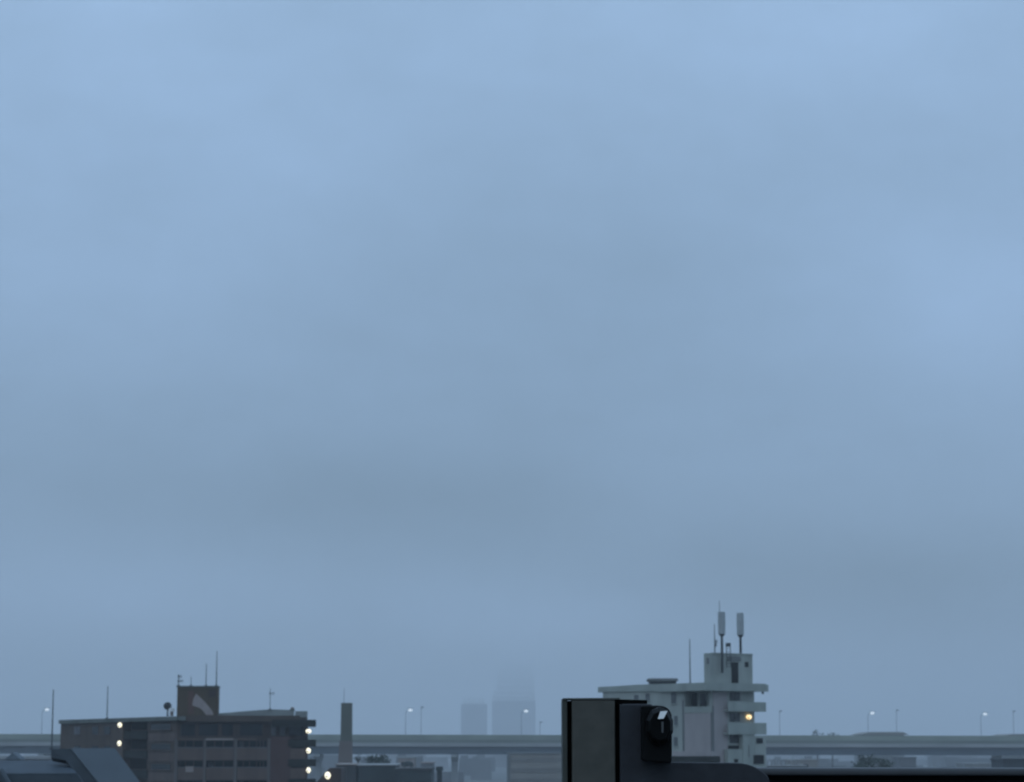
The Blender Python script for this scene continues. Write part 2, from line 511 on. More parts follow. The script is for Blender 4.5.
# ------------------------------------------------------------------ low roofs near the chimney
def low_building(x0, x1, ytop, D, label, mw, mr, rise=0.0, trim=0.35, depth=14, name='low_building', win=True):
    a = at(x0, ytop, D); bq = at(x1, ytop, D)
    t = thing(name, label, 'building', ((a.x + bq.x) / 2, D, 0))
    MB().box(a.x, bq.x, D, D + depth, 0, a.z - trim).build('wall', mw, t)
    MB().prism([(a.x - 0.25, D - 0.25, a.z - trim + .002), (bq.x + 0.25, D - 0.25, a.z - trim + .002), (bq.x + 0.25, D + depth, a.z - trim + .002), (a.x - 0.25, D + depth, a.z - trim + .002)],
               [(a.x - 0.25, D - 0.25, a.z), (bq.x + 0.25, D - 0.25, a.z), (bq.x + 0.25, D + depth, a.z + rise), (a.x - 0.25, D + depth, a.z + rise)]).build('roof', mr, t)
    if win:
        w = bq.x - a.x
        for k in range(max(1, int(w / 3.2))):
            xs = a.x + (k + 0.5) * 3.2
            if xs + 0.7 > bq.x: break
            f = MB().box(xs - 0.7, xs + 0.7, D - 0.06, D - 0.003, a.z - trim - 2.2, a.z - trim - 1.0).build('window', M['glass'], t)
    return t


low_building(336, 356, 764, 430, 'narrow low building with pale roof edge at the foot of the chimney', M['low_wall'], M['coping'], 0.1, 0.22, win=False)
low_building(358.5, 396, 764.5, 425, 'low building with long pale roof edge right of the chimney foot', M['low_teal'], M['pale_roof'], 0.1, 0.22, win=False)
low_building(395, 431, 768, 415, 'dark teal low building with flat roof left of the short dark post', M['low_teal'], M['low_wall'], 0.0, win=False)
low_building(398, 414, 757, 640, 'pale hazy building behind the dark teal roof', M['coping'], M['pale_roof'], 0.0)
low_building(421, 433, 762, 640, 'second pale hazy building just right of the other behind the teal roof', M['city'], M['coping'], 0.0)
# water tank on teal building
q = at(408, 768, 420)
t = thing('roof_tank', 'dark round tank on the teal low building roof', 'tank', (q.x, 420, q.z))
MB().tube((q.x, 420, q.z + 0.25), (q.x, 420, q.z + 1.0), 1.0, 0.9, 16).build('tank', M['low_teal'], t)
MB().tube((q.x, 420, q.z + 1.002), (q.x, 420, q.z + 1.25), 0.9, 0.3, 16).build('lid', M['low_teal'], t)
lg = MB()
for dx in (-.6, .6):
    for dy in (-.6, .6): lg.tube((q.x + dx, 420 + dy, q.z), (q.x + dx, 420 + dy, q.z + 0.248), 0.06)
lg.build('leg', M['dark_metal'], t)
# short dark post
q = at(439.5, 766.5, 405)
t = thing('flue', 'short thick dark flue standing right of the teal low building', 'flue', (q.x, 405, 0))
MB().tube((q.x, 405, 0), (q.x, 405, q.z - 0.7), 0.45, 0.45, 14).build('pipe', M['dark_metal'], t)
MB().tube((q.x, 405, q.z - 0.698), (q.x, 405, q.z), 0.7, 0.6, 14).build('cap', M['low_teal'], t)
# gable with a lamp right of the brown apartment block
Dg = 330
a = at(313, 784, Dg); bq = at(340, 766, Dg)
t = thing('gabled_house', 'dark roofed low house with a lit lamp beside the brown apartment block', 'house', ((a.x + bq.x) / 2, Dg, 0))
MB().box(a.x + .3, bq.x, Dg, Dg + 9, 0, at(326, 775, Dg).z - 1).build('wall', M['low_wall'], t)
MB().prism([(a.x, Dg - .3, at(313, 786, Dg).z), (bq.x + .2, Dg - .3, at(313, 786, Dg).z), (bq.x + .2, Dg - .3, at(330, 768, Dg).z), (at(330, 768, Dg).x, Dg - .3, at(330, 768, Dg).z)],
           [(a.x, Dg + 9, at(313, 786, Dg).z), (bq.x + .2, Dg + 9, at(313, 786, Dg).z), (bq.x + .2, Dg + 9, at(330, 768, Dg).z), (at(330, 768, Dg).x, Dg + 9, at(330, 768, Dg).z)]).build('roof', M['brown_tile'], t)
q = at(327.5, 775.5, Dg - 1)
wl = bulkhead((q.x, Dg - .75, q.z), 0.46, t)
MB().box(q.x - .12, q.x + .12, Dg - .5, Dg - .303, q.z - .12, q.z + .12).build('bracket', M['dark_metal'], wl)

# right side, above the handrail: pale roofs, dark roof
low_building(1003, 1070, 758.5, 560, 'dark flat roofed low building at the right frame edge above the handrail', M['blue_dark'], M['blue_dark'], 0, 0.5, win=False)
low_building(790, 818, 759.5, 700, 'hazy pinkish low building above the handrail right of the pale railings', M['block_wall'], M['block_wall'], 0, 0.4)
low_building(966, 994, 763, 640, 'pale low roof between the dark tree and the dark roof at the right edge', M['pale_roof'], M['pale_roof'], 0, 0.4)
low_building(900, 916, 757, 760, 'narrow hazy block right of the dark tree above the handrail', M['city'], M['city'], 0, 0.4, win=False)
# pale arched rails on a roof at the foot of the white building
Dp = 420
t0 = at(777, 766, Dp)
t = thing('roof_terrace', 'low roof with pale white curved railings beside the white building foot', 'roof terrace', (t0.x, Dp, 0))
e0 = at(766, 766, Dp); e1 = at(806, 766, Dp)
MB().box(e0.x, e1.x, Dp, Dp + 8, 0, t0.z - 0.1).build('wall', M['low_wall'], t)
MB().box(e0.x - .2, e1.x + .2, Dp - .2, Dp + 8.2, t0.z - 0.098, t0.z + 0.15).build('roof_edge', M['pale_roof'], t)
for cx in (769.5, 773.5, 779, 783.5, 793, 797):
    rl = MB(); pv_ = None
    for k in range(9):
        an = math.pi * k / 8
        q = at(cx + 1.8 * math.cos(an), 762.3 - 2.6 * math.sin(an), Dp)
        if pv_ is not None: rl.tube(pv_, q, 0.11, n=6)
        pv_ = q
    for s_ in (-1, 1):
        q = at(cx + 1.8 * s_, 762.3, Dp); rl.tube((q.x, q.y, t0.z + .15), q, 0.11, n=6)
    rl.build('railing', M['pale_roof'], t)

# ------------------------------------------------------------------ brown apartment block
D1 = 348.0
P0 = at(177, 745, 352); P1 = at(316, 745, 353.9)
FA = Face((P0.x, P0.y), (P1.x - P0.x, P1.y - P0.y))
P2 = at(60, 745, 386)
FB = Face((P0.x, P0.y), (P2.x - P0.x, P2.y - P0.y))
t = thing('apartment_block', 'dark brown apartment block with balconies and lit lamps behind the blue roof', 'building', (P0.x, P0.y, 0))
# bodies (mitred at the shared corner)
def wall_mass(face, x0, x1, ytop, o_front, depth, name, m):
    mb = MB(); face.box(mb, x0, x1, ytop, 782, o_front - depth, o_front, z0=0); return mb.build(name, m, t)

wall_mass(FA, 178, 307, 717.2, -1.3, 12, 'wall', M['brown_tile'])
wall_mass(FB, 60, 122.5, 720.5, 0.0, 11, 'wall', M['brown_wall'])
wall_mass(FB, 122.7, 147, 721, -1.5, 9.5, 'recessed_wall', M['brown_tile'])
wall_mass(FB, 147.2, 176.6, 719, -0.4, 10.5, 'wall', M['brown_wall'])
# copings on the left wing
cp = MB()
s0, z0 = FB.hit(59, 720, 0.3); s1, z1 = FB.hit(178, 716.2, 0.3)
cp.prism([FB.pt(s0, -1.0, z0 - 0.62), FB.pt(s0, 0.35, z0 - 0.62), FB.pt(s0, 0.35, z0), FB.pt(s0, -1.0, z0)],
         [FB.pt(s1, -1.0, z1 - 0.62), FB.pt(s1, 0.35, z1 - 0.62), FB.pt(s1, 0.35, z1), FB.pt(s1, -1.0, z1)])
cp.build('coping', M['coping_dull'], t)
# galleries of the recess on the left wing
for y0 in (731, 750.5, 770):
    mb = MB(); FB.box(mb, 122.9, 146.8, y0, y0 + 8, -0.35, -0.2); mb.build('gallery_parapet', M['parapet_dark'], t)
    mb = MB(); FB.box(mb, 122.9, 146.8, y0 - 11.0, y0 - 1.5, -1.48, -1.44); mb.build('door', M['dark_gap'], t)
# windows of the left wing
for y0 in (724, 744, 764):
    for x0, x1 in ((151, 170),):
        mb = MB(); FB.box(mb, x0, x1, y0, y0 + 5.5, -0.397, -0.33); w = mb.build('window', M['glass'], t)
        mb = MB(); FB.box(mb, x0 - .8, x1 + .8, y0 + 5.6, y0 + 6.5, -0.397, -0.2); mb.build('sill', M['parapet'], w)
    mb = MB(); FB.box(mb, 148, 176, y0 + 9, y0 + 17.5, -0.397, -0.25); mb.build('spandrel', M['parapet'], t)
for y0 in (726.5, 746):
    for x0 in (74, 92, 104):
        mb = MB(); FB.box(mb, x0, x0 + 6, y0, y0 + 8, 0.003, 0.05); w = mb.build('window', M['curtain'] if x0 == 74 and y0 < 730 else M['glass'], t)
        mb = MB(); FB.box(mb, x0 - .5, x0 + 6.5, y0 + 8.1, y0 + 9, 0.003, 0.12); mb.build('sill', M['parapet'], w)
# left wing lamps
for px_, py_ in ((119.5, 725), (119, 743.3)):
    s_, z_ = FB.hit(px_, py_, 0.5)
    q = FB.pt(s_, 0.45, z_)
    l = bulkhead(q, 0.37, t)
    mb = MB(); FB.sbox(mb, s_ - .15, s_ + .15, z_ - .15, z_ + .15, 0.003, 0.2); mb.build('bracket', M['dark_metal'], l)
# main facade: top storey
mb = MB(); FA.box(mb, 177, 300, 715.6, 721.5, -1.6, -0.6); mb.build('roof_parapet', M['brown_wall'], t)
for x0, x1, mm in ((181, 195, 'glass'), (199, 218, 'glass'), (222, 233, 'glass'), (240, 262, 'glass'), (271, 276, 'curtain'), (280, 285, 'curtain'), (289, 303, 'glass')):
    mb = MB(); FA.box(mb, x0, x1, 724, 735.5, -1.297, -1.2); mb.build('window', M[mm], t)
# slab lips and balcony bays
bays = ((177.5, 203), (206, 233.5), (237, 256.5), (256.7, 267))
for i, (x0, x1) in enumerate(bays):
    if i < 3:
        mb = MB(); FA.box(mb, x0, x1, 738.2, 740.2, -0.9, 0.25); mb.build('slab_edge', M['coping'] if i == 1 else M['parapet'], t)
    for y0 in (748, 767.8, 787.6):
        mb = MB(); FA.box(mb, x0, x1, y0, y0 + 12.2, -0.15, 0.0); mb.build('balcony_parapet', M['parapet'], t)
        mb = MB(); FA.box(mb, x0 + .5, x1 - .5, y0 - 7.2, y0 - 0.4, -1.297, -1.25); w = mb.build('window', M['glass'], t)
        for q in (0.3, 0.62):
            xm = x0 + (x1 - x0) * q
            mb = MB(); FA.box(mb, xm, xm + 0.7, y0 - 7.2, y0 - 0.4, -1.247, -1.2); mb.build('frame', M['parapet'], w)
        if (i + int(y0)) % 3 == 0:
            mb = MB(); FA.box(mb, x0 + 2, x0 + 7, y0 - 6.8, y0 - 0.6, -1.247, -1.22); mb.build('curtain', M['curtain'], w)
        mb = MB(); FA.box(mb, x0, x1, y0 - 0.9, y0 - 0.05, -0.12, -0.03); mb.build('handrail', M['mid_metal'], t)
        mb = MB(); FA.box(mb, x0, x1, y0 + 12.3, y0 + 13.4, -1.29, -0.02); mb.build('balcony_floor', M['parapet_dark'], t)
for x0, x1 in ((174.5, 177.3), (203.2, 205.8), (233.7, 236.8), (267.2, 270.2)):
    mb = MB(); FA.box(mb, x0, x1, 738.5, 790, -1.29, 0.06, z0=0); mb.build('column', M['column'], t)
mb = MB(); FA.box(mb, 270.4, 290, 736.5, 790, -1.29, 0.02, z0=0); mb.build('side_wall', M['red_tile'], t)
# right end galleries
for y0 in (720, 740, 759.7, 779.5):
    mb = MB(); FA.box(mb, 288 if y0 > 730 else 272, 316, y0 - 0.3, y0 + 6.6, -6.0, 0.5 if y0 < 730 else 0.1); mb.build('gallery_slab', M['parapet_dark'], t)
for y0 in (749, 768.7, 788.5):
    mb = MB(); FA.box(mb, 290.2, 305.5, y0 - 0.5, y0 + 10, -0.2, 0.0); mb.build('balcony_parapet', M['parapet'], t)
    mb = MB(); FA.box(mb, 292, 304, y0 - 6, y0 - 1, -1.297, -1.22); mb.build('window', M['glass'], t)
mb = MB(); FA.box(mb, 305.7, 307.6, 727, 790, -1.5, -0.03, z0=0); mb.build('column', M['brown_tile'], t)
for py_ in (731.2, 750.6, 770.2):
    s_, z_ = FA.hit(308.5, py_, 0.5)
    q = FA.pt(s_, 0.35, z_)
    l = bulkhead(q, 0.37, t)
    mb = MB(); FA.sbox(mb, s_ - .2, s_ + .2, z_ - .2, z_ + .2, -0.027, 0.1); mb.build('bracket', M['dark_metal'], l)
# roof
rf = MB()
pts = [(214, 716.5), (218, 713.4), (245, 711.2), (270, 709.3), (294, 710.0), (294, 716.5)]
fr = [FA.pt(*[FA.hit(x, y, -2.0)[0], -2.0, FA.hit(x, y, -2.0)[1]]) for x, y in pts]
bk = [FA.pt(FA.hit(x, y, -2.0)[0], -10.0, FA.hit(x, y, -2.0)[1]) for x, y in pts]
rf.prism(fr, bk); rf.build('roof', M['roof_sheet'], t)
mb = MB(); FA.box(mb, 295, 307.5, 711.2, 719.5, -6, -1.4); mb.build('roof_box', M['roof_sheet'], t)
# penthouse
mb = MB(); FA.box(mb, 177, 218, 687, 717, -6.5, -0.9); ph = mb.build('penthouse', M['pent'], t)
mb = MB(); FA.box(mb, 176.4, 218.8, 685.8, 687.2, -6.6, -0.75); mb.build('penthouse_roof', M['coping_dull'], ph)
mb = MB(); FA.box(mb, 188, 194, 691, 714, -0.897, -0.86); mb.build('painted_stripe', M['pent_red'], ph)
em = [(196, 693.6), (199.5, 696.5), (204, 701), (208.5, 706), (212.3, 711), (213.8, 715), (206, 715.2), (203.5, 711.5), (200, 708), (195.5, 706.5), (192.2, 705.5), (193, 700)]
ee = [FA.hit(x, y, -0.84) for x, y in em]
mb = MB(); mb.prism([FA.pt(s_, -0.857, z_) for s_, z_ in ee], [FA.pt(s_, -0.80, z_) for s_, z_ in ee]); mb.build('wall_emblem', M['emblem'], ph)
mb = MB(); FA.box(mb, 209, 216, 690, 697, -0.897, -0.86); mb.build('dark_panel', M['brown_tile'], ph)

# things on its roofs
def mast(px, y0, y1, D, label, r=0.09, arms=(), name='antenna_mast', m='dark_metal', group=None, foot=0.22):
    b0 = at(px, y1, D); tp = at(px, y0, D)
    t = thing(name, label, 'antenna', (b0.x, D, b0.z), group)
    mb = MB(); mb.tube((b0.x, D, b0.z + .08), (b0.x, D, tp.z), r, r * 0.55); mb.build('pole', M[m], t)
    MB().box(b0.x - foot, b0.x + foot, D - foot, D + foot, b0.z, b0.z + 0.1).build('base', M[m], t)
    if arms:
        am = MB()
        for (fy, w) in arms:
            q = at(px, fy, D)
            am.tube((q.x - w * 0.2, D - r, q.z), (q.x + w, D - r, q.z), r * 0.6, n=6)
            for k in range(4):
                xx = q.x - w * 0.1 + w * k * 0.33
                am.tube((xx, D - 0.5 - r, q.z), (xx, D + 0.5 - r, q.z), r * 0.35, n=6)
                am.tube((xx, D - r, q.z - 0.25), (xx, D - r, q.z + 0.25), r * 0.35, n=6)
        am.build('aerial_arm', M[m], t)
    return t


mast(107, 686, 718.5, 373, 'thin mast on the left roof of the brown apartment block', 0.10, m='mid_metal')
mast(178.5, 674.5, 685.8, 355, 'short aerial with side arms on left edge of brown penthouse', 0.08, ((676.5, 0.5), (681, 0.7)))
mast(191, 676, 685.8, 355, 'shortest faint aerial rod near the middle of the brown penthouse roof', 0.06, m='mid_metal')
mast(206, 663.5, 685.8, 355, 'medium aerial rod on the right half of brown penthouse', 0.08, m='mid_metal')
mast(216.3, 651, 685.8, 355, 'tallest aerial rod on the right edge of brown penthouse', 0.09, m='mid_metal')
mast(270, 688, 709.5, 355, 'faint aerial with small side arms on the pale roof ridge', 0.06, ((693.5, 0.7),), m='mid_metal')
# round dish / ball lamp
q = at(167.5, 706, 362); qb = at(167.5, 716.2, 362)
t = thing('satellite_dish', 'dark round satellite dish on a pedestal left of brown penthouse', 'satellite dish', (q.x, 362, qb.z))
MB().ball((q.x, 362, q.z), 0.62, 0.25, 0.62, 16, 10).build('dish', M['dark_metal'], t, smooth=True)
MB().tube((q.x, 362.2, qb.z), (q.x, 362.2, q.z), 0.14, 0.1).build('pedestal', M['mid_metal'], t)
MB().tube((q.x, 361.78, q.z - .3), (q.x + .3, 361.2, q.z), 0.04).build('feed_arm', M['mid_metal'], t)
q = at(171.8, 709.5, 360); qb = at(171.8, 716.0, 360)
t = thing('roof_vent', 'pale roof vent between the dark dish and brown penthouse', 'vent', (q.x, 360, qb.z))
MB().tube((q.x, 360, qb.z), (q.x, 360, q.z - .352), 0.26, 0.26, 12).build('pipe', M['coping'], t)
MB().tube((q.x, 360, q.z - .35), (q.x, 360, q.z + .25), 0.55, 0.38, 12).build('cowl', M['white_box'], t)
q = at(292.3, 709, 350)
t = thing('roof_lamp', 'small pale pinkish lamp housing on the roof above the right galleries', 'lamp', (q.x, 350, q.z - .3))
MB().box(q.x - .35, q.x + .35, 349.7, 350.3, q.z - .3, q.z).build('base', M['coping_dull'], t)
MB().ball((q.x, 350, q.z + .14), 0.3, 0.25, 0.15).build('lens', M['emblem'], t, smooth=True)
s_, z_ = FA.hit(189.5, 768.2, 0.3)
q = FA.pt(s_, 0.16, z_)
t = thing('hanging_quilt', 'pale quilt hung over a balcony parapet of the brown block', 'quilt', (q.x, q.y, z_ - .5))
mb = MB(); FA.sbox(mb, s_ - .6, s_ + .6, z_ - .6, z_ + .2, 0.003, 0.09); FA.sbox(mb, s_ - .6, s_ + .6, z_ + .203, z_ + .28, -0.3, 0.09)
mb.build('cloth', M['coping'], t, bevel=0.03)

# ------------------------------------------------------------------ white balcony building
PC = at(712, 745, 310)
FL = Face((PC.x, PC.y), (-0.75, 0.66))
FR = Face((PC.x, PC.y), (0.80, 0.60))
t = thing('balcony_building', 'grey white apartment building with stair tower behind the dark balcony post', 'building', (PC.x, PC.y, 0))
def lbox(name, x0, x1, y0, y1, o0, o1, m, z0=None, parent=None):
    mb = MB(); FL.box(mb, x0, x1, y0, y1, o0, o1, z0); return mb.build(name, M[m], parent or t)
def rbox(name, x0, x1, y0, y1, o0, o1, m, z0=None, parent=None):
    mb = MB(); FR.box(mb, x0, x1, y0, y1, o0, o1, z0); return mb.build(name, M[m], parent or t)

# plan outline of the body, extruded
sL = FL.hit(603, 720)[0]; sR = FR.hit(754.5, 720)[0]; zr = FL.hit(712, 690)[1]
s1_ = FL.hit(685, 700)[0]
def plan(z):
    A = FL.pt(sL, 0, z); B = FL.pt(s1_, 0, z); B2 = FL.pt(s1_, -1.6, z)
    Cc = FL.pt(0.4, -1.6, z); D_ = FL.pt(0.4, 0, z); E = FL.pt(0, 0, z)
    G = FR.pt(sR, 0, z); K = FR.pt(sR, -14, z); L = FL.pt(sL, -12, z)
    return A, B, B2, Cc, D_, E, G, K, L
zrec = FL.hit(700, 712.5)[1]
zoff = 0
mb = MB()
lo_, hi_ = plan(0), plan(zr)
mb.prism(lo_, hi_)
mb.build('wall', M['white_wall'], t)
# mauve tiled panel that closes the recess below the top balcony
lbox('tiled_panel', 684.6, 710.5, 713, 751, -1.59, 0.12, 'pink_tile', z0=0)
lbox('joint', 682.2, 684.2, 700, 752, -0.02, 0.03, 'seam')
lbox('joint', 710.8, 712.6, 706, 752, -1.59, 0.05, 'seam')
lbox('balcony_parapet', 684.6, 712, 706.5, 712.7, -0.2, 0.1, 'white_wall_b')
lbox('door', 690, 697, 693, 708, -1.597, -1.5, 'glass')
lbox('door', 700, 706, 693, 708, -1.597, -1.5, 'glass')
lbox('low_wall', 671, 712, 751.2, 756.5, 0.003, 0.6, 'pink_tile', z0=0)
# roof slabs with overhang: left wing tapering parapet, right wing flat
rs = MB()
zl0 = FL.hit(597, 687, 0.4)[1]; zl1 = FL.hit(645, 684.3, 0.4)[1]; zl2 = FL.hit(712, 682.8, 0.4)[1]
sa = FL.hit(597, 687, 0.4)[0]; sb = FL.hit(645, 687, 0.4)[0]
zq = zr + 0.003
poly = [(sa, zl0 - 0.75), (sa, zl0), (sb, zl1), (-0.2, zl2), (-0.2, zq), (sL, zq)]
rs.prism([FL.pt(a_, 0.2, z_) for a_, z_ in poly], [FL.pt(a_, -13, z_) for a_, z_ in poly])
rs.build('roof', M['white_wall_b'], t)
rbox('roof_slab', 705, 766, 683.2, 691, -14, 1.0, 'white_wall_b')
rbox('drain_pipe', 762.5, 764, 691.2, 694, 0.5, 0.7, 'seam')
for (x0, x1, y0, y1) in ((634, 638.5, 695, 700), (645.5, 649.5, 693.5, 700.5), (671, 676, 692.5, 703.5), (674, 677.5, 716, 725), (673.5, 677.5, 737, 746), (655, 659, 716, 724)):
    w = lbox('window', x0, x1, y0, y1, 0.003, 0.04, 'soft_glass')
    lbox('sill', x0 - .4, x1 + .4, y1 + .1, y1 + .8, 0.003, 0.14, 'white_wall_b', parent=w)
# right wing
rbox('tiled_strip', 713.4, 727.6, 692, 764, 0.003, 0.10, 'pink_tile', z0=0)
for y0 in (692, 713, 734.5):
    w = rbox('window', 729.8, 740, y0, y0 + 8.6, 0.003, 0.05, 'win_r')
    rbox('frame', 734.6, 735.4, y0, y0 + 8.6, 0.053, 0.09, 'dark_metal', parent=w)
for y0, y1, x1 in ((702, 711.5, 766), (722.8, 734.5, 766.5)):
    rbox('balcony_parapet', 728.3, x1, y0, y1, 0.9, 1.05, 'white_wall_b')
    s0 = FR.hit(728.3, y1, 1.0)[0]; s1 = FR.hit(x1, y1, 1.0)[0]; z1 = FR.hit(750, y1, 1.0)[1]
    mb = MB(); FR.sbox(mb, s0, s1, z1, z1 + 0.25, -3.0 if False else 0.003, 0.897); mb.build('balcony_floor', M['white_wall_b'], t)
    z0_ = FR.hit(750, y0, 1.0)[1]
    mb = MB(); FR.sbox(mb, s1 - 0.15, s1, z1 + .252, z0_, -3.5, 0.897); mb.build('balcony_parapet', M['white_wall_b'], t)
    mb = MB(); FR.sbox(mb, sR + .01, s1, z1, z1 + 0.25, -3.5, 0.0); mb.build('balcony_floor', M['white_wall_b'], t)
# bits under the balconies
rbox('pillar', 743, 755, 735, 764, 0.2, 1.0, 'white_wall_b', z0=0)
rbox('wall_block', 755.2, 766, 736.3, 764, -3.4, 0.95, 'white_wall', z0=0)
rbox('window', 756.5, 763, 738, 743.5, 0.953, 1.0, 'glass')
rbox('door', 753.8, 764, 755, 764, 1.003, 1.06, 'dark_gap')
rbox('joint', 748.6, 749.4, 745, 757, 1.003, 1.04, 'seam')
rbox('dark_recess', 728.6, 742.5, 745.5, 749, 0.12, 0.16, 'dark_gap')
rbox('low_wall', 728, 742.6, 749.2, 764, 0.2, 0.9, 'white_wall_b', z0=0)
for x0 in (724.6, 734.5):
    rbox('vent', x0, x0 + 3.6, 759, 763, 0.903 if x0 > 730 else 0.103, 0.96 if x0 > 730 else 0.16, 'dark_gap')
s_, z_ = FR.hit(748.5, 717, 0.2)
q = FR.pt(s_, 0.3, z_)
l = bulkhead(q, 0.35, t, 'lamp_warm')
mb = MB(); FR.sbox(mb, s_ - .15, s_ + .15, z_ - .15, z_ + .15, 0.003, 0.1); mb.build('bracket', M['dark_metal'], l)
# stair tower
zt0 = FR.hit(735, 683.2, -0.6)[1] - 0.002
zt1 = FR.hit(735, 654, -0.6)[1]
cor = FR.pt(0, -0.5, 0)
FRt = Face((cor.x, cor.y), FR.d); FLt = Face((cor.x, cor.y), FL.d)
sl = FLt.hit(704, 668)[0]; sr = FRt.hit(752.5, 668)[0]
def tp(z): return [FLt.pt(sl, 0, z), FLt.pt(0, 0, z), FRt.pt(sr, 0, z), FRt.pt(sr, 0, z) + (FLt.pt(sl, 0, z) - FLt.pt(0, 0, z))]
tw = MB().prism(tp(zr), tp(zt1)).build('stair_tower', M['white_wall'], t)
def ext(face, name, x0, x1, y0, y1, o0, o1, m):
    mb = MB(); face.box(mb, x0, x1, y0, y1, o0, o1); return mb.build(name, M[m], tw)
ext(FRt, 'door', 731.6, 738.4, 662.5, 683, 0.003, 0.05, 'dark_gap')
ext(FRt, 'window', 745, 748.6, 662, 667, 0.003, 0.05, 'dark_gap')
ext(FRt, 'lintel', 728, 741, 656.5, 661, 0.003, 0.12, 'seam')
ext(FLt, 'window', 706.5, 709, 658, 664, 0.003, 0.05, 'seam')
ext(FRt, 'coping', 712.3, 752.8, 653.2, 654.6, -0.3, 0.08, 'white_wall_b')

# antennas on it
def sector(px, ytop, ypan, ybase, w, D, label):
    b0 = at(px, ybase, D); t_ = at(px, ytop, D); p_ = at(px, ypan, D)
    t = thing('sector_antenna', label, 'antenna', (b0.x, D, b0.z), 'panel antennas on the stair tower')
    mb = MB(); mb.tube((b0.x, D, b0.z), (b0.x, D, t_.z - 0.25), 0.18, 0.16, 10); mb.build('pole', M['dark_metal'], t)
    hw = w / 2 * D / F
    hw2 = hw * 0.86
    pan = MB()
    ring = lambda r, z: [(b0.x + r * math.cos(2 * math.pi * k / 12), D + r * math.sin(2 * math.pi * k / 12), z) for k in range(12)]
    pan.prism(ring(hw * .95, p_.z), ring(hw, (p_.z + t_.z) / 2)); pan.prism(ring(hw, (p_.z + t_.z) / 2), ring(hw * .97, t_.z))
    pan.build('antenna_shell', M['panel_grey'], t)
    MB().prism(ring(hw2 * .6, p_.z - .3), ring(hw2, p_.z - .002)).build('bracket', M['dark_metal'], t)
    return t


Dt = at(723, 745, 1).y * 0 + 312.2
sector(722.3, 612, 634, 673, 7.4, 311.0, 'tall panel antenna on a pole strapped to the stair tower front')
sector(740.7, 613, 635, 654.2, 7.2, 316.5, 'panel antenna standing on the right roof of stair tower')
mast(719.5, 600.5, 613, 311.6, 'whip aerial sticking up behind left panel antenna', 0.05, m='mid_metal', foot=0.1)
mast(714.8, 624, 654, 315, 'slim pole aerial with small arms left of panel antenna', 0.08, ((641.5, 0.35), (645, 0.25)))
mast(690.2, 639, 683.6, 316, 'lone thin mast on the white roof left of stair tower', 0.10, m='mid_metal')
# camera on ladder
q = at(728.3, 643, 311.2); qb = at(728.3, 668, 311.2)
t = thing('roof_ladder', 'dark ladder with a small floodlight between the two panel antennas', 'ladder', (q.x, 311.2, qb.z))
mb = MB()
for dx in (-.28, .28): mb.tube((q.x + dx, 311.2, qb.z), (q.x + dx, 311.2, q.z - .5), 0.05, n=6)
zz = qb.z + .2
while zz < q.z - .5:
    mb.tube((q.x - .28, 311.2, zz), (q.x + .28, 311.2, zz), 0.035, n=6); zz += 0.4
mb.build('rungs', M['dark_metal'], t)
MB().box(q.x - .35, q.x + .3, 310.9, 311.4, q.z - .5, q.z).build('floodlight', M['dark_metal'], t, bevel=.06)
# dark rooftop unit
q0 = at(647, 684.5, 318); q1 = at(678.5, 684.5, 318); qt = at(660, 678.2, 318)
t = thing('rooftop_unit', 'dark low rooftop unit with rounded ends on the white roof', 'rooftop unit', ((q0.x + q1.x) / 2, 319, q0.z - .6))
MB().box(q0.x + .4, q1.x - .3, 318, 321, q0.z - .6, qt.z - .45).build('casing', M['dark_metal'], t)
MB().box(q0.x + .1, q1.x - .05, 317.7, 321.3, qt.z - .447, qt.z).build('lid', M['seam'], t, bevel=.18)
# dark canopy roof at its foot
q0 = at(668, 756.2, 300); q1 = at(719.5, 763, 300)
t = thing('canopy', 'dark flat canopy roof at the foot of the white building', 'canopy', ((q0.x + q1.x) / 2, 300, 0))
MB().box(q0.x, q1.x, 299, 303, q1.z - .3, q0.z).build('roof', M['parapet_dark'], t)
for xx in (q0.x + .3, q1.x - .5):
    MB().box(xx, xx + .2, 300, 300.2, 0, q1.z - .302).build('leg', M['dark_metal'], t)

# ------------------------------------------------------------------ blue roofed building, bottom left
Dn = 122.0
def q_(px, py, D): return at(px, py, D)
t = thing('blue_roofed_house', 'building with steep slate blue metal roof at the lower left corner', 'building', (q_(60, 745, Dn).x, Dn, 0))
# steep right slope: plane leaning back, ridge level
top_l, top_r = q_(70.5, 748.2, 124.5), q_(115, 748.2, 124.5)
bl, br = q_(136, 830, 121), q_(175, 830, 121)
th = Vector((0, 0.25, -0.1))
MB().prism([top_l, top_r, br, bl], [p + th for p in (top_l, top_r, br, bl)]).build('roof_slope', M['blue_slope'], t)
# dark verge strip left of it
vl, vr = q_(51, 749, 124.6), q_(70.1, 748.6, 124.6)
wl_, wr_ = q_(119, 830, 121.1), q_(135.6, 830, 121.1)
v2 = q_(51, 757.5, 124.4); v3 = q_(66, 760.5, 124.2)
MB().prism([vl, vr, wr_, wl_, v3, v2], [p + th * 2 for p in (vl, vr, wr_, wl_, v3, v2)]).build('verge', M['blue_dark'], t)
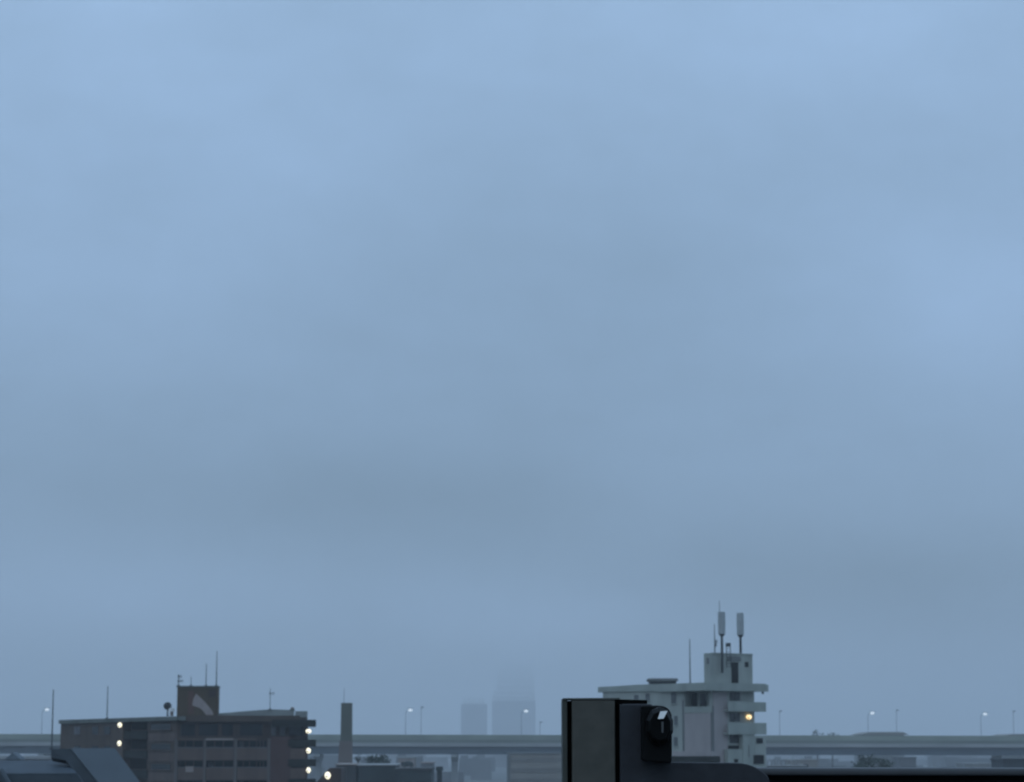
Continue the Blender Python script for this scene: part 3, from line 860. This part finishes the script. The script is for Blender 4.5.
# lower roofs to the left
a0, a1 = q_(-60, 760.5, 126), q_(66, 760.5, 126)
c0_, c1_ = q_(-70, 773.5, 122.5), q_(77, 773.5, 122.5)
MB().prism([a0, a1, c1_, c0_], [p + Vector((0, .3, -.25)) for p in (a0, a1, c1_, c0_)]).build('roof', M['blue_roof'], t)
d0, d1 = q_(-70, 774.0, 122.4), q_(77.5, 774.0, 122.4)
e0, e1 = q_(-70, 830, 122.3), q_(112, 830, 122.3)
MB().prism([d0, d1, e1, e0], [p + Vector((0, .3, 0)) for p in (d0, d1, e1, e0)]).build('fascia', M['blue_fascia'], t)
MB().tube(q_(0, 770, 121.8), q_(22, 805, 121.8), 0.16).build('hip_trim', M['blue_slope'], t)
hb = q_(150, 745, 126)
MB().box(q_(-70, 745, 126).x, q_(112, 745, 126).x, 125.2, 138, 0, q_(0, 788, 124).z).build('wall', M['low_wall'], t)
pw = [(72, 749.5), (111, 749.5), (133, 789), (72, 789)]
MB().prism([q_(x, y, 125.4) for x, y in pw], [q_(x, y, 125.4) + Vector((-1.75, 9, 0)) for x, y in pw]).build('rear_wall', M['blue_dark'], t)
mast(51.6, 689.5, 750, 124.9, 'tall thin mast rising from the dark corner of the blue roof', 0.045, foot=0.1, m='mid_metal')
low_building(-30, 50, 756, 560, 'hazy low building with pale roof behind the blue roof at the left edge', M['city'], M['pale_roof'], 0.0, 0.7)
q = at(13, 752.5, 540)
t = thing('gable_roof_hut', 'small grey gable roof showing above the blue roof near the left edge', 'hut', (q.x, 540, 0))
MB().box(q.x - 1.6, q.x + 1.6, 540, 545, 0, q.z - 1.6).build('wall', M['low_wall'], t)
MB().prism([(q.x - 1.9, 539.7, q.z - 1.6), (q.x + 1.9, 539.7, q.z - 1.6), (q.x, 539.7, q.z)], [(q.x - 1.9, 545.3, q.z - 1.6), (q.x + 1.9, 545.3, q.z - 1.6), (q.x, 545.3, q.z)]).build('roof', M['girder'], t)

# ------------------------------------------------------------------ balcony railing in front of the lens
DB = 2.4
S = DB / F                         # metres per pixel there
def bx(px, d=DB): return (px - 512) / F * d
def bz(py, d=DB): return CH - (py - 745) / F * d
def poly_round(pts, radii, seg=5):
    out = []
    nn = len(pts)
    for i in range(nn):
        p = Vector(pts[i]); a_ = Vector(pts[i - 1]); b_ = Vector(pts[(i + 1) % nn]); r_ = radii[i]
        if r_ <= 0: out.append(tuple(p)); continue
        da = (a_ - p).normalized() * r_; db = (b_ - p).normalized() * r_
        for k in range(seg + 1):
            u_ = k / seg
            out.append(tuple((p + da) * (1 - u_) ** 2 + p * 2 * u_ * (1 - u_) + (p + db) * u_ ** 2))
    return out


def plate(pts, y0, y1):
    return MB().prism([(bx(x, y0), y0, bz(y, y0)) for x, y in pts], [(bx(x, y0), y1, bz(y, y0)) for x, y in pts])


ZF = CH - 1.25                     # balcony floor
fl = MB().box(-3.5, 3.5, -1.2, DB + 0.25, ZF - 0.18, ZF)
tag(fl.build('balcony_floor', M['slab']), kind='structure')
t = thing('balcony_railing', 'dark metal balcony railing with a square post, latch and black handrail', 'railing', (bx(590), DB, ZF))
zp = bz(700.6)
x0, x1, x2, x3, x4 = bx(562), bx(566.8), bx(571.2), bx(614), bx(619)
post = MB().box(x2, x3, DB, DB + 0.06, ZF + .001, zp).build('post', M['post'], t, bevel=0.0012)
MB().box(x0, x1, DB + 0.001, DB + 0.06, ZF + .001, zp).build('edge_strip', M['post_edge'], post, bevel=0.0012)
MB().box(x1 + .0002, x2 - .0002, DB + 0.012, DB + 0.058, ZF + .001, zp - .001).build('groove', M['gasket'], post)
MB().box(x3 + .0002, x4, DB + 0.009, DB + 0.06, ZF + .001, zp - .0006).build('side_gasket', M['gasket'], post)
cap = MB()
cap.prism([(bx(561.6), DB - .001, zp + .0003), (bx(619), DB - .001, zp + .0003), (bx(619), DB + .062, zp + .0003), (bx(561.6), DB + .062, zp + .0003)],
          [(bx(562.6), DB - .0, zp + .0016), (bx(619), DB - .0, zp + .0020), (bx(619), DB + .062, zp + .0020), (bx(562.6), DB + .062, zp + .0016)])
cap.build('cap', M['post_edge'], post)
plate([(614.3, 700.2), (646, 701.0), (646, 704.6), (614.3, 704.8)], DB + .004, DB + .05).build('top_plate', M['gasket'], post)
# L shaped navy bracket
pts = [(618.6, 704.8), (652, 704.8), (652, 761.6), (748, 762.6), (766, 776), (766, 800), (618.6, 800)]
pr = poly_round(pts, [4, 4, 3, 14, 6, 2, 2])
plate(pr, DB - 0.004, DB + 0.032).build('bracket', M['navy'], t, bevel=0.0012)
# black latch housing with knob
lh = [(640.5, 706.2), (670.8, 706.2), (669.8, 762.8), (640.5, 761.0)]
lat = plate(poly_round(lh, [2, 14, 3, 4]), DB - 0.026, DB + 0.012).build('latch_housing', M['black'], t, bevel=0.0018)
DK = DB - .041
kc = (bx(658.6, DK), bz(726.4, DK))
kn = MB()
N = 10
def kring(r, y, sx=0.72): return [(kc[0] + sx * r * math.cos(2 * math.pi * (k + .5) / N), y, kc[1] + r * math.sin(2 * math.pi * (k + .5) / N)) for k in range(N)]
kn.prism(kring(0.0200, DB - .0262), kring(0.0200, DB - .034))
kn.prism(kring(0.0200, DB - .034), kring(0.0150, DB - .041))
knob = kn.build('knob', M['knob'], lat, bevel=0.0006)
fc = [(656.0, 719.6), (658.8, 712.2), (666.0, 711.6), (661.8, 719.2)]  # bright metal sliver stands in for the knob's highlight
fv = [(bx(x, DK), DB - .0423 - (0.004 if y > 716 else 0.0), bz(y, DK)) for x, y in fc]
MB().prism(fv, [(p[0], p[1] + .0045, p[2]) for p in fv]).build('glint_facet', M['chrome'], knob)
fc = [(659.6, 722.2), (662.0, 722.2), (661.6, 733), (660.0, 733)]  # fainter highlight streak, built as a thin metal strip
fv = [(bx(x, DK), DB - .0425, bz(y, DK)) for x, y in fc]
MB().prism(fv, [(p[0], p[1] + .001, p[2]) for p in fv]).build('glint_streak', M['satin'], knob)
ar = MB(); pv_ = None  # arc of highlight on the knob rim, built as a thin tube
for k in range(7):
    an = R(100 + k * 11)
    q = Vector((kc[0] + .0150 * .72 * math.cos(an), DB - .0345, kc[1] + .0185 * math.sin(an)))
    if pv_ is not None: ar.tube(pv_, q, .0006, n=6)
    pv_ = q
ar.build('rim_glint', M['satin'], knob)
# handrail going right: grey top carries painted sky light, rounded front, recessed black body below
DR = DB + .05
hr = MB()
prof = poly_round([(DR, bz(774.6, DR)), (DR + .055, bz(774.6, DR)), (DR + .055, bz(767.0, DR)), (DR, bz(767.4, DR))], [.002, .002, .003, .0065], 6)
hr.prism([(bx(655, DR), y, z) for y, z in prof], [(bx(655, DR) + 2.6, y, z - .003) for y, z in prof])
hr.build('handrail_lit_top', M['rail_lit'], t)
hz_b = bz(800, DR)
MB().box(bx(655, DR), bx(655, DR) + 2.6, DR + .006, DR + .05, bz(780, DR), bz(771, DR)).build('handrail', M['gasket'], t)  # near-black strip paints the shadow gap under the rail top
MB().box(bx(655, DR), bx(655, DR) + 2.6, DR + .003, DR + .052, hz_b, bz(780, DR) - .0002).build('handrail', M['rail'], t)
for k in range(9):
    xx = bx(650) + .2 + k * .27
    MB().box(xx, xx + .02, DB + .065, DB + .085, ZF + .08, hz_b - .002).build('baluster', M['rail'], t)
MB().box(bx(619.4), bx(650) + 2.6, DB + .05, DB + .1, ZF + .03, ZF + .078).build('bottom_rail', M['rail'], t)

# ------------------------------------------------------------------ sky and sun
SUN_EL, SUN_AZ = R(38), R(200)
w = bpy.data.worlds.new("World")
scene.world = w
w.use_nodes = True
nt = w.node_tree
nt.nodes.clear()
L = nt.links.new
def nd(k, **kw):
    n_ = nt.nodes.new(k)
    for a_, b_ in kw.items(): setattr(n_, a_, b_)
    return n_
out = nd('ShaderNodeOutputWorld'); bg = nd('ShaderNodeBackground'); bg.inputs['Strength'].default_value = 0.1
L(bg.outputs[0], out.inputs[0])
sky = nd('ShaderNodeTexSky', sky_type='NISHITA')
sky.sun_disc = False; sky.sun_elevation = SUN_EL; sky.sun_rotation = SUN_AZ
def math_(op, a, b=None, c=None, clamp=False):
    m_ = nd('ShaderNodeMath', operation=op); m_.use_clamp = clamp
    for i, x in enumerate((a, b, c)):
        if x is None: continue
        if isinstance(x, (int, float)): m_.inputs[i].default_value = x
        else: L(x, m_.inputs[i])
    return m_.outputs[0]
tc = nd('ShaderNodeTexCoord')
sp = nd('ShaderNodeSeparateXYZ'); L(tc.outputs['Generated'], sp.inputs[0])
az = math_('ARCTAN2', sp.outputs[0], sp.outputs[1])
el = math_('ARCSINE', sp.outputs[2])
def noise(scale, zs, detail=3, off=(0, 0, 0), rough=0.5):
    mp = nd('ShaderNodeMapping'); mp.inputs['Scale'].default_value = (1, 1, zs); mp.inputs['Location'].default_value = off
    L(tc.outputs['Generated'], mp.inputs[0])
    n_ = nd('ShaderNodeTexNoise'); n_.inputs['Scale'].default_value = scale; n_.inputs['Detail'].default_value = detail
    n_.inputs['Roughness'].default_value = rough
    L(mp.outputs[0], n_.inputs['Vector']); return n_.outputs['Fac']
def lobe(px, py, rx, ry):
    a0 = math.atan((px - 512) / F); e0 = math.atan((745 - py) / F)
    da = math_('MULTIPLY', math_('SUBTRACT', az, a0), F / rx)
    de = math_('MULTIPLY', math_('SUBTRACT', el, e0), F / ry)
    s2 = math_('ADD', math_('MULTIPLY', da, da), math_('MULTIPLY', de, de))
    return math_('POWER', 2.71828, math_('MULTIPLY', s2, -1.0))
# cloud thickness: positive = lighter
n1 = noise(9.0, 2.2, 4, (1.3, 0.2, 0.7)); n2 = noise(26.0, 2.0, 3, (0.3, 2.2, 1.1), 0.45)
n3 = noise(75.0, 1.7, 4, (4.3, 1.2, 0.1), 0.6)
cl = math_('ADD', math_('ADD', math_('MULTIPLY', math_('SUBTRACT', n1, 0.5), 0.18), math_('MULTIPLY', math_('SUBTRACT', n2, 0.5), 0.065)), math_('MULTIPLY', math_('SUBTRACT', n3, 0.5), 0.035))
LOBES = [(150, 40, 420, 200, .09), (560, 0, 300, 120, .03), (900, 20, 320, 130, .08), (1000, 310, 170, 110, .18), (120, 250, 230, 150, .06), (450, 300, 260, 150, -.03),
         (420, 510, 230, 65, -.18), (880, 590, 280, 60, -.20), (120, 600, 300, 50, .12), (560, 622, 150, 36, .16), (640, 500, 90, 60, .05), (30, 470, 160, 60, -.06)]
for (px_, py_, rx_, ry_, a_) in LOBES:
    cl = math_('ADD', cl, math_('MULTIPLY', lobe(px_, py_, rx_, ry_), a_))
SKY_B = 1.0
zen = math_('POWER', math_('MAXIMUM', sp.outputs[2], 0.0), 1.3)
br_ = math_('MULTIPLY', math_('ADD', 1.0, cl), math_('ADD', 1.0, math_('MULTIPLY', zen, 1.5)))
# a grey cloud is less blue than a thin one
cmix = nd('ShaderNodeMix', data_type='RGBA')
cmix.inputs[6].default_value = (2.02, 3.06, 4.16, 1)
cmix.inputs[7].default_value = (2.50, 3.73, 5.66, 1)
L(math_('ADD', math_('MULTIPLY', cl, 1.4), 0.5, clamp=True), cmix.inputs[0])
vs = nd('ShaderNodeVectorMath', operation='SCALE'); L(cmix.outputs[2], vs.inputs[0]); L(math_('MULTIPLY', br_, SKY_B), vs.inputs['Scale'])
mx = nd('ShaderNodeMix', data_type='RGBA'); mx.inputs[0].default_value = 0.96
L(sky.outputs[0], mx.inputs[6]); L(vs.outputs[0], mx.inputs[7])
L(mx.outputs[2], bg.inputs['Color'])

sun = bpy.data.lights.new('sun', 'SUN'); sun.energy = 0.12; sun.angle = R(40); sun.color = (1.0, 0.97, 0.93)
so = bpy.data.objects.new('sun', sun); C.objects.link(so)
dirv = Vector((math.sin(SUN_AZ) * math.cos(SUN_EL), math.cos(SUN_AZ) * math.cos(SUN_EL), math.sin(SUN_EL)))
so.rotation_euler = dirv.to_track_quat('Z', 'Y').to_euler()

# ------------------------------------------------------------------ render settings
for o in bpy.data.objects:
    if '_base' in o.keys(): del o['_base']
vs_ = scene.view_settings
vs_.view_transform = 'Standard'; vs_.look = 'None'; vs_.exposure = 0; vs_.gamma = 1; vs_.use_curve_mapping = False
cy = scene.cycles
cy.use_denoising = True
cy.max_bounces = 8; cy.volume_bounces = 3; cy.diffuse_bounces = 3; cy.glossy_bounces = 2; cy.transmission_bounces = 2
cy.sample_clamp_indirect = 6
cy.pixel_filter_type = 'BLACKMAN_HARRIS'; cy.filter_width = 1.6
